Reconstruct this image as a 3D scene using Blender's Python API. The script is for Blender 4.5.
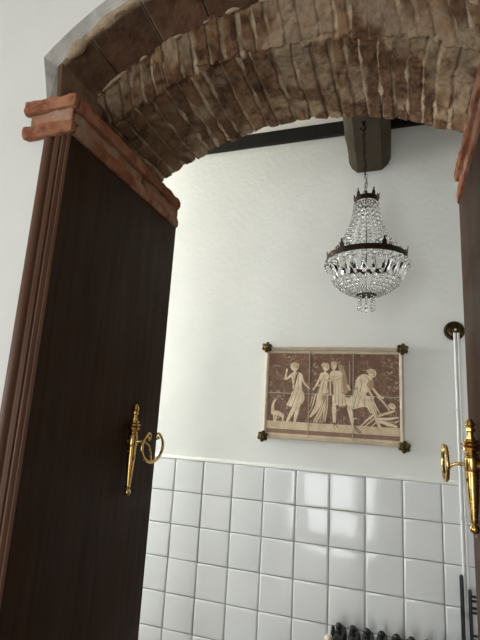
import bpy, bmesh, math, random
import numpy as np
from mathutils import Vector, Matrix
for o in list(bpy.data.objects): bpy.data.objects.remove(o, do_unlink=True)
SC = bpy.context.scene
COL = SC.collection
rnd = random.Random(7)
Z0 = 1.40            # height of the tile dado's top edge above the floor; all z below are written relative to it
YN, YF = -1.295, -0.70   # near and far face of the arch wall
XC = 0.886           # middle of the opening

# ---------------------------------------------------------------- camera
cam_d = bpy.data.cameras.new('camera'); cam = bpy.data.objects.new('camera', cam_d); COL.objects.link(cam)
cam_d.sensor_fit = 'VERTICAL'; cam_d.sensor_height = 36.0; cam_d.lens = 36.0*459.494/640
cam_d.clip_start = 0.02
_yaw, _pit, _rol = 0.333434435, 0.207280863, 0.0587426214
fwd = Vector((-math.sin(_yaw)*math.cos(_pit), math.cos(_yaw)*math.cos(_pit), math.sin(_pit)))
rgt = Vector((math.cos(_yaw), math.sin(_yaw), 0)); upv = rgt.cross(fwd)
r2 = math.cos(_rol)*rgt + math.sin(_rol)*upv; u2 = -math.sin(_rol)*rgt + math.cos(_rol)*upv
cam.matrix_world = Matrix(((r2.x, u2.x, -fwd.x, 1.1807), (r2.y, u2.y, -fwd.y, -2.1509), (r2.z, u2.z, -fwd.z, 0.2195+Z0), (0, 0, 0, 1)))
SC.camera = cam

# ---------------------------------------------------------------- world, window light, exposure
wd = bpy.data.worlds.new('world'); SC.world = wd; wd.use_nodes = True
wd.node_tree.nodes['Background'].inputs[0].default_value = (0.80, 0.90, 1.0, 1)
wd.node_tree.nodes['Background'].inputs[1].default_value = 1.0
def area(name, loc, to, sx, sy, power, col=(1, 1, 1)):
    l = bpy.data.lights.new(name, 'AREA'); l.shape = 'RECTANGLE'; l.size = sx; l.size_y = sy; l.energy = power; l.color = col
    o = bpy.data.objects.new(name, l); COL.objects.link(o); o.location = loc
    o.rotation_euler = (Vector(to)-Vector(loc)).to_track_quat('-Z', 'Y').to_euler(); return o
area('door_daylight', (0.35, -4.50, 1.08), (0.35, 0, 1.08), 0.85, 2.0, 36, (0.97, 0.99, 1.0))
area('added_jamb_fill', (-2.34, -3.55, 1.35), (1.3, -1.0, 1.5), 1.1, 1.2, 52, (0.98, 0.99, 1.0))  # unseen lamp on the left, added to brighten the right jamb
area('side_window_daylight', (-1.84, -0.37, 1.98), (1.2, -0.30, 1.80), 0.5, 1.1, 82, (0.97, 0.99, 1.0))
sd = bpy.data.lights.new('sun', 'SUN'); sd.energy = 5.0; sd.angle = .01; sd.color = (1.0, .97, .92)
sun = bpy.data.objects.new('sun', sd); COL.objects.link(sun); sun.location = (1, -7, 5)
sun.rotation_euler = Vector((-.10, .80, -.75)).to_track_quat('-Z', 'Y').to_euler()
SC.view_settings.view_transform = 'Standard'; SC.view_settings.look = 'None'; SC.view_settings.gamma = 1.0
SC.view_settings.use_curve_mapping = False
SC.view_settings.exposure = 0.0

# ---------------------------------------------------------------- helpers
def V(x, y, z): return Vector((x, y, z+Z0))
def link(o, parent=None):
    COL.objects.link(o)
    if parent: o.parent = parent
    return o
def mesh_obj(name, bm, m, parent=None, smooth=None):
    me = bpy.data.meshes.new(name); 
    bmesh.ops.recalc_face_normals(bm, faces=bm.faces[:]); bm.to_mesh(me); bm.free()
    me.materials.append(m)
    if smooth is not None:
        me.polygons.foreach_set('use_smooth', [True]*len(me.polygons))
        if smooth < 3.1: me.set_sharp_from_angle(angle=smooth)
    return link(bpy.data.objects.new(name, me), parent)
def py_obj(name, vs, fs, m, parent=None, smooth=None):
    me = bpy.data.meshes.new(name); me.from_pydata(vs, [], fs); me.update(); me.materials.append(m)
    if smooth is not None:
        me.polygons.foreach_set('use_smooth', [True]*len(me.polygons))
        if smooth < 3.1: me.set_sharp_from_angle(angle=smooth)
    return link(bpy.data.objects.new(name, me), parent)
def thing(name, label, cat, loc, group=None):
    o = bpy.data.objects.new(name, None); COL.objects.link(o); o.empty_display_size = .05
    o.location = loc; o['label'] = label; o['category'] = cat
    if group: o['group'] = group
    return o
def tag(o, label, cat, group=None):
    o['label'] = label; o['category'] = cat
    if group: o['group'] = group
    return o
def struct(o): o['kind'] = 'structure'; return o
def adopt(o, root):   # parent keeping world coordinates of its mesh
    o.parent = root; o.matrix_parent_inverse = Matrix.Translation(root.location).inverted(); return o
def box(bm, x0, x1, y0, y1, z0, z1, bev=0):
    t = bmesh.new(); bmesh.ops.create_cube(t, size=1)
    for v in t.verts: v.co = Vector(((x0+x1)/2+v.co.x*(x1-x0), (y0+y1)/2+v.co.y*(y1-y0), (z0+z1)/2+v.co.z*(z1-z0)))
    if bev: bmesh.ops.bevel(t, geom=t.edges[:], offset=bev, segments=2, affect='EDGES', profile=.6)
    merge(bm, t)
def merge(bm, t):
    me = bpy.data.meshes.new('tmp'); t.to_mesh(me); t.free(); bm.from_mesh(me); bpy.data.meshes.remove(me)
def frame_of(d):
    d = d.normalized(); a = Vector((0, 0, 1)) if abs(d.z) < .9 else Vector((1, 0, 0))
    u = d.cross(a).normalized(); return u, d.cross(u).normalized()
def tube(bm, pts, rad, n=10, closed=False, flat=None):
    pts = [Vector(p) for p in pts]; N = len(pts); rs = rad if isinstance(rad, (list, tuple)) else [rad]*N
    rings = []; u = None
    for i, p in enumerate(pts):
        a = pts[(i-1) % N] if (closed or i > 0) else pts[i]; b = pts[(i+1) % N] if (closed or i < N-1) else pts[i]
        d = (b-a).normalized()
        if u is None: u, w = frame_of(d)
        else:
            u = (u-d*u.dot(d)).normalized(); w = d.cross(u)
        rings.append([bm.verts.new(p+rs[i]*(math.cos(2*math.pi*k/n)*u+math.sin(2*math.pi*k/n)*w)) for k in range(n)])
    for i in range(N if closed else N-1):
        A, B = rings[i], rings[(i+1) % N]
        for k in range(n): bm.faces.new((A[k], A[(k+1) % n], B[(k+1) % n], B[k]))
    if not closed:
        bm.faces.new(rings[0][::-1]); bm.faces.new(rings[-1])
def lathe(bm, prof, org, axis, n=24):
    axis = Vector(axis).normalized(); u, w = frame_of(axis); org = Vector(org); rings = []
    for r, h in prof:
        if r < 1e-5: rings.append([bm.verts.new(org+axis*h)])
        else: rings.append([bm.verts.new(org+axis*h+r*(math.cos(2*math.pi*k/n)*u+math.sin(2*math.pi*k/n)*w)) for k in range(n)])
    for A, B in zip(rings, rings[1:]):
        if len(A) == 1 and len(B) == 1: continue
        for k in range(n):
            if len(A) == 1: bm.faces.new((A[0], B[(k+1) % n], B[k]))
            elif len(B) == 1: bm.faces.new((A[k], A[(k+1) % n], B[0]))
            else: bm.faces.new((A[k], A[(k+1) % n], B[(k+1) % n], B[k]))
    for R, flip in ((rings[0], True), (rings[-1], False)):
        if len(R) > 2: bm.faces.new(R[::-1] if flip else R)
def ico(bm, c, r, sub=1, sz=1.0):
    t = bmesh.new(); bmesh.ops.create_icosphere(t, subdivisions=sub, radius=r)
    for v in t.verts: v.co = Vector((v.co.x, v.co.y, v.co.z*sz))+Vector(c)
    merge(bm, t)
def prism(bm, pts, y0, y1):       # outline in x,z extruded along y
    a = [bm.verts.new((x, y0, z)) for x, z in pts]; b = [bm.verts.new((x, y1, z)) for x, z in pts]
    bm.faces.new(a); bm.faces.new(b[::-1])
    for i in range(len(pts)):
        j = (i+1) % len(pts); bm.faces.new((a[i], b[i], b[j], a[j]))

# value noise in numpy
_rs = np.random.RandomState(3); _T = _rs.rand(64, 64, 64)
def vn(p, s, seed=0):
    q = np.asarray(p, float)*s+seed*7.31; i = np.floor(q).astype(int); f = q-i; f = f*f*(3-2*f); r = 0
    for a in (0, 1):
        for b in (0, 1):
            for c in (0, 1):
                w = (f[..., 0] if a else 1-f[..., 0])*(f[..., 1] if b else 1-f[..., 1])*(f[..., 2] if c else 1-f[..., 2])
                r = r+w*_T[(i[..., 0]+a) % 64, (i[..., 1]+b) % 64, (i[..., 2]+c) % 64]
    return r*2-1
def fbm(p, s, o=4, seed=0): return sum(vn(p, s*2**k, seed+k)*.5**k for k in range(o))

# ---------------------------------------------------------------- materials
def S(r, g, b):
    f = lambda c: (c/255/12.92) if c/255 <= .04045 else ((c/255+.055)/1.055)**2.4
    return (f(r), f(g), f(b), 1)
class M:
    def __init__(s, name, rough=.5, metal=0, spec=.5, col=(.5, .5, .5, 1)):
        s.m = bpy.data.materials.new(name); s.m.use_nodes = True; s.t = s.m.node_tree; s.b = s.t.nodes['Principled BSDF']
        s.b.inputs['Base Color'].default_value = col; s.b.inputs['Roughness'].default_value = rough
        s.b.inputs['Metallic'].default_value = metal; s.b.inputs['Specular IOR Level'].default_value = spec
    def n(s, k, **kw):
        x = s.t.nodes.new(k)
        for a, v in kw.items(): setattr(x, a, v)
        return x
    def l(s, a, b): s.t.links.new(a, b)
    def coord(s, sc=(1, 1, 1)):
        c = s.n('ShaderNodeTexCoord'); mp = s.n('ShaderNodeMapping'); mp.inputs['Scale'].default_value = sc
        s.l(c.outputs['Object'], mp.inputs[0]); return mp.outputs[0]
    def noise(s, scale, detail=4, rough=.55, sc=(1, 1, 1), dist=0):
        x = s.n('ShaderNodeTexNoise'); x.inputs['Scale'].default_value = scale; x.inputs['Detail'].default_value = detail
        x.inputs['Roughness'].default_value = rough; x.inputs['Distortion'].default_value = dist; s.l(s.coord(sc), x.inputs['Vector']); return x.outputs['Fac']
    def ramp(s, fac, stops):
        r = s.n('ShaderNodeValToRGB'); e = r.color_ramp.elements
        while len(e) < len(stops): e.new(.5)
        for q, (p, c) in zip(e, stops): q.position = p; q.color = c
        s.l(fac, r.inputs[0]); return r.outputs[0]
    def mix(s, f, a, b, mode='MIX'):
        x = s.n('ShaderNodeMix', data_type='RGBA', blend_type=mode)
        for sock, v in ((x.inputs[0], f), (x.inputs[6], a), (x.inputs[7], b)):
            if hasattr(v, 'links'): s.l(v, sock)
            else: sock.default_value = v
        return x.outputs[2]
    def col(s, o): s.l(o, s.b.inputs['Base Color']); return s
    def rough(s, o): s.l(o, s.b.inputs['Roughness']); return s
    def bump(s, h, strength=.3, dist=.01):
        x = s.n('ShaderNodeBump'); x.inputs['Strength'].default_value = strength; x.inputs['Distance'].default_value = dist
        s.l(h, x.inputs['Height']); s.l(x.outputs[0], s.b.inputs['Normal']); return s
    def attr(s, name):
        a = s.n('ShaderNodeAttribute'); a.attribute_name = name; return a.outputs['Fac']

def plaster(name, c0, c1, bs, bd):
    m = M(name, .85, 0, .3); m.col(m.ramp(m.noise(2.5, 5), [(.3, c0), (.7, c1)])); m.bump(m.noise(bs, 6, .6), .55, bd); return m.m
MAT_WALL = plaster('white_plaster', S(222, 223, 218), S(232, 232, 227), 38, .0035)
MAT_FRONT = plaster('cream_plaster', S(214, 214, 210), S(222, 222, 218), 22, .003)
MAT_CEIL = plaster('ceiling_plaster', S(212, 206, 192), S(222, 217, 204), 18, .004)
m = M('shaded_plaster_edge', .9, 0, .2); m.col(m.ramp(m.noise(14, 6), [(.3, S(150, 148, 142)), (.7, S(205, 203, 197))])); m.bump(m.noise(60, 5), .5, .006); MAT_EDGE = m.m  # bare plaster grey, with the bevel's shade painted into the colour
m = M('floor_terracotta', .5, 0, .4); m.col(m.ramp(m.noise(5, 5), [(.3, S(112, 100, 90)), (.7, S(142, 130, 120))])); MAT_FLOOR = m.m
m = M('white_glazed_tile', .09, 0, .5); m.col(m.ramp(m.noise(3, 3), [(.3, S(222, 224, 224)), (.7, S(230, 231, 230))])); m.bump(m.noise(9, 2), .10, .01); MAT_TILE = m.m
m = M('grey_grout', .9, 0, .2); m.col(m.ramp(m.noise(30, 4), [(.3, S(140, 136, 128)), (.7, S(168, 165, 158))])); MAT_GROUT = m.m

def brickmat(name, dark, mid, light, mortar, bumps=.8):
    m = M(name, .92, 0, .15)
    base = m.ramp(m.attr('tone'), [(0.0, dark), (.5, mid), (1, light)])
    base = m.mix(m.ramp(m.noise(55, 6, .7), [(.35, (0, 0, 0, 1)), (.75, (.55, .55, .55, 1))]), base, light)
    base = m.mix(m.ramp(m.noise(20, 5, .65, dist=.6), [(.48, (0, 0, 0, 1)), (.64, (.8, .8, .8, 1))]), base, dark)
    mo = m.ramp(m.noise(70, 5, .7), [(.25, tuple(c*.55 for c in mortar[:3])+(1,)), (.7, mortar)])
    m.col(m.mix(m.attr('mort'), base, mo)); m.bump(m.noise(90, 8, .75), bumps, .008); return m.m
MAT_BRICK = brickmat('old_brick', S(66, 45, 31), S(110, 80, 58), S(160, 128, 98), S(208, 186, 156))
MAT_SLAB = brickmat('terracotta_slab', S(76, 55, 42), S(98, 71, 54), S(118, 88, 68), S(176, 158, 136))
MAT_IMPOST = brickmat('terracotta_brick', S(116, 70, 50), S(152, 96, 70), S(178, 128, 100), S(190, 168, 148))

def wood(name, c0, c1, rough, spec=.5, vert=True):
    m = M(name, rough, 0, spec); sc = (9, 9, .55) if vert else (9, .6, 9)
    g = m.noise(4, 6, .6, sc, .8); m.col(m.ramp(g, [(.3, c0), (.72, c1)])); m.rough(m.ramp(m.noise(5, 4), [(.3, (rough*.8,)*3+(1,)), (.8, (min(1, rough*1.35),)*3+(1,))]))
    m.bump(g, .12, .004); return m.m
MAT_WOOD = wood('varnished_brown_wood', S(44, 29, 19), S(66, 45, 30), .5, .10)
MAT_MOULD = wood('brown_wood_moulding', S(74, 49, 36), S(100, 70, 53), .42, .3)
MAT_BEAM = wood('dark_stained_beam', S(50, 42, 30), S(66, 56, 41), .7, .2, False)
MAT_PLATE = wood('black_stained_timber', S(26, 24, 22), S(36, 33, 30), .7, .2)
m = M('polished_brass', .2, 1, .5); m.col(m.ramp(m.noise(40, 4), [(.3, S(186, 150, 84)), (.7, S(222, 190, 122))])); m.rough(m.ramp(m.noise(60, 3), [(.3, (.14,)*3+(1,)), (.7, (.30,)*3+(1,))])); MAT_BRASS = m.m
m = M('aged_bronze', .38, 1, .5); m.col(m.ramp(m.noise(50, 5), [(.35, S(50, 43, 28)), (.75, S(108, 92, 58))])); MAT_BRONZE = m.m
m = M('dark_bronze', .5, .8, .4); m.col(m.ramp(m.noise(60, 5), [(.3, S(30, 23, 16)), (.75, S(64, 49, 33))])); MAT_DARK = m.m
m = M('black_iron', .4, .2, .4); m.col(m.ramp(m.noise(30, 4), [(.3, S(22, 22, 22)), (.7, S(38, 37, 36))])); MAT_IRON = m.m
m = M('chrome', .12, 1, .5, S(190, 190, 190)); MAT_CHROME = m.m
m = M('dark_chrome', .25, 1, .5, S(70, 71, 74)); MAT_DKCHROME = m.m
m = M('white_pvc', .35, 0, .5, S(222, 223, 220)); m.col(m.ramp(m.noise(8, 3), [(.3, S(214, 215, 212)), (.7, S(224, 225, 222))])); MAT_PVC = m.m
m = M('ivory_plastic', .4, 0, .5, S(205, 195, 172)); MAT_IVORY = m.m
m = M('crystal', .02, 0, .5, (1, 1, 1, 1)); m.b.inputs['Transmission Weight'].default_value = 1; m.b.inputs['IOR'].default_value = 1.5; MAT_CRYSTAL = m.m
m = M('window_glass', .02, 0, .5, (1, 1, 1, 1)); m.b.inputs['Transmission Weight'].default_value = 1; m.b.inputs['IOR'].default_value = 1.02; MAT_PANE = m.m
m = M('white_window_paint', .4, 0, .5, S(226, 226, 222)); MAT_WINFRAME = m.m
# painted mural tile: brown ground with pale leaf flecks
m = M('painted_brown_tile', .5, 0, .3)
b0 = m.ramp(m.noise(26, 5, .6), [(.3, S(98, 70, 53)), (.7, S(126, 94, 73))])
fl = m.ramp(m.noise(70, 3, .6, dist=1.2), [(.53, (0, 0, 0, 1)), (.60, (1, 1, 1, 1))])
fl = m.mix(1.0, fl, m.ramp(m.noise(14, 2), [(.42, (0, 0, 0, 1)), (.62, (1, 1, 1, 1))]), 'MULTIPLY')
m.col(m.mix(fl, b0, S(178, 156, 132))); MAT_MURAL = m.m
def flat(name, c0, c1, rough=.5):
    m = M(name, rough, 0, .5); m.col(m.ramp(m.noise(28, 5), [(.35, c0), (.65, c1)])); return m.m
MAT_TONE = [flat('painted_cream', S(204, 180, 146), S(230, 212, 182)), flat('painted_tan', S(158, 128, 98), S(180, 150, 118)), flat('painted_umber', S(52, 38, 30), S(70, 52, 42)), flat('painted_sand', S(186, 160, 124), S(206, 182, 146))]
MAT_GROUND = flat('painted_ground', S(190, 165, 132), S(214, 192, 160)); MAT_BAND = flat('painted_brown_band', S(122, 92, 70), S(140, 108, 84))
MAT_BORDER = flat('beige_border', S(178, 162, 138), S(196, 180, 156)); MAT_TILEGROUT = flat('pale_grout', S(196, 184, 166), S(206, 196, 178), .8)
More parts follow.
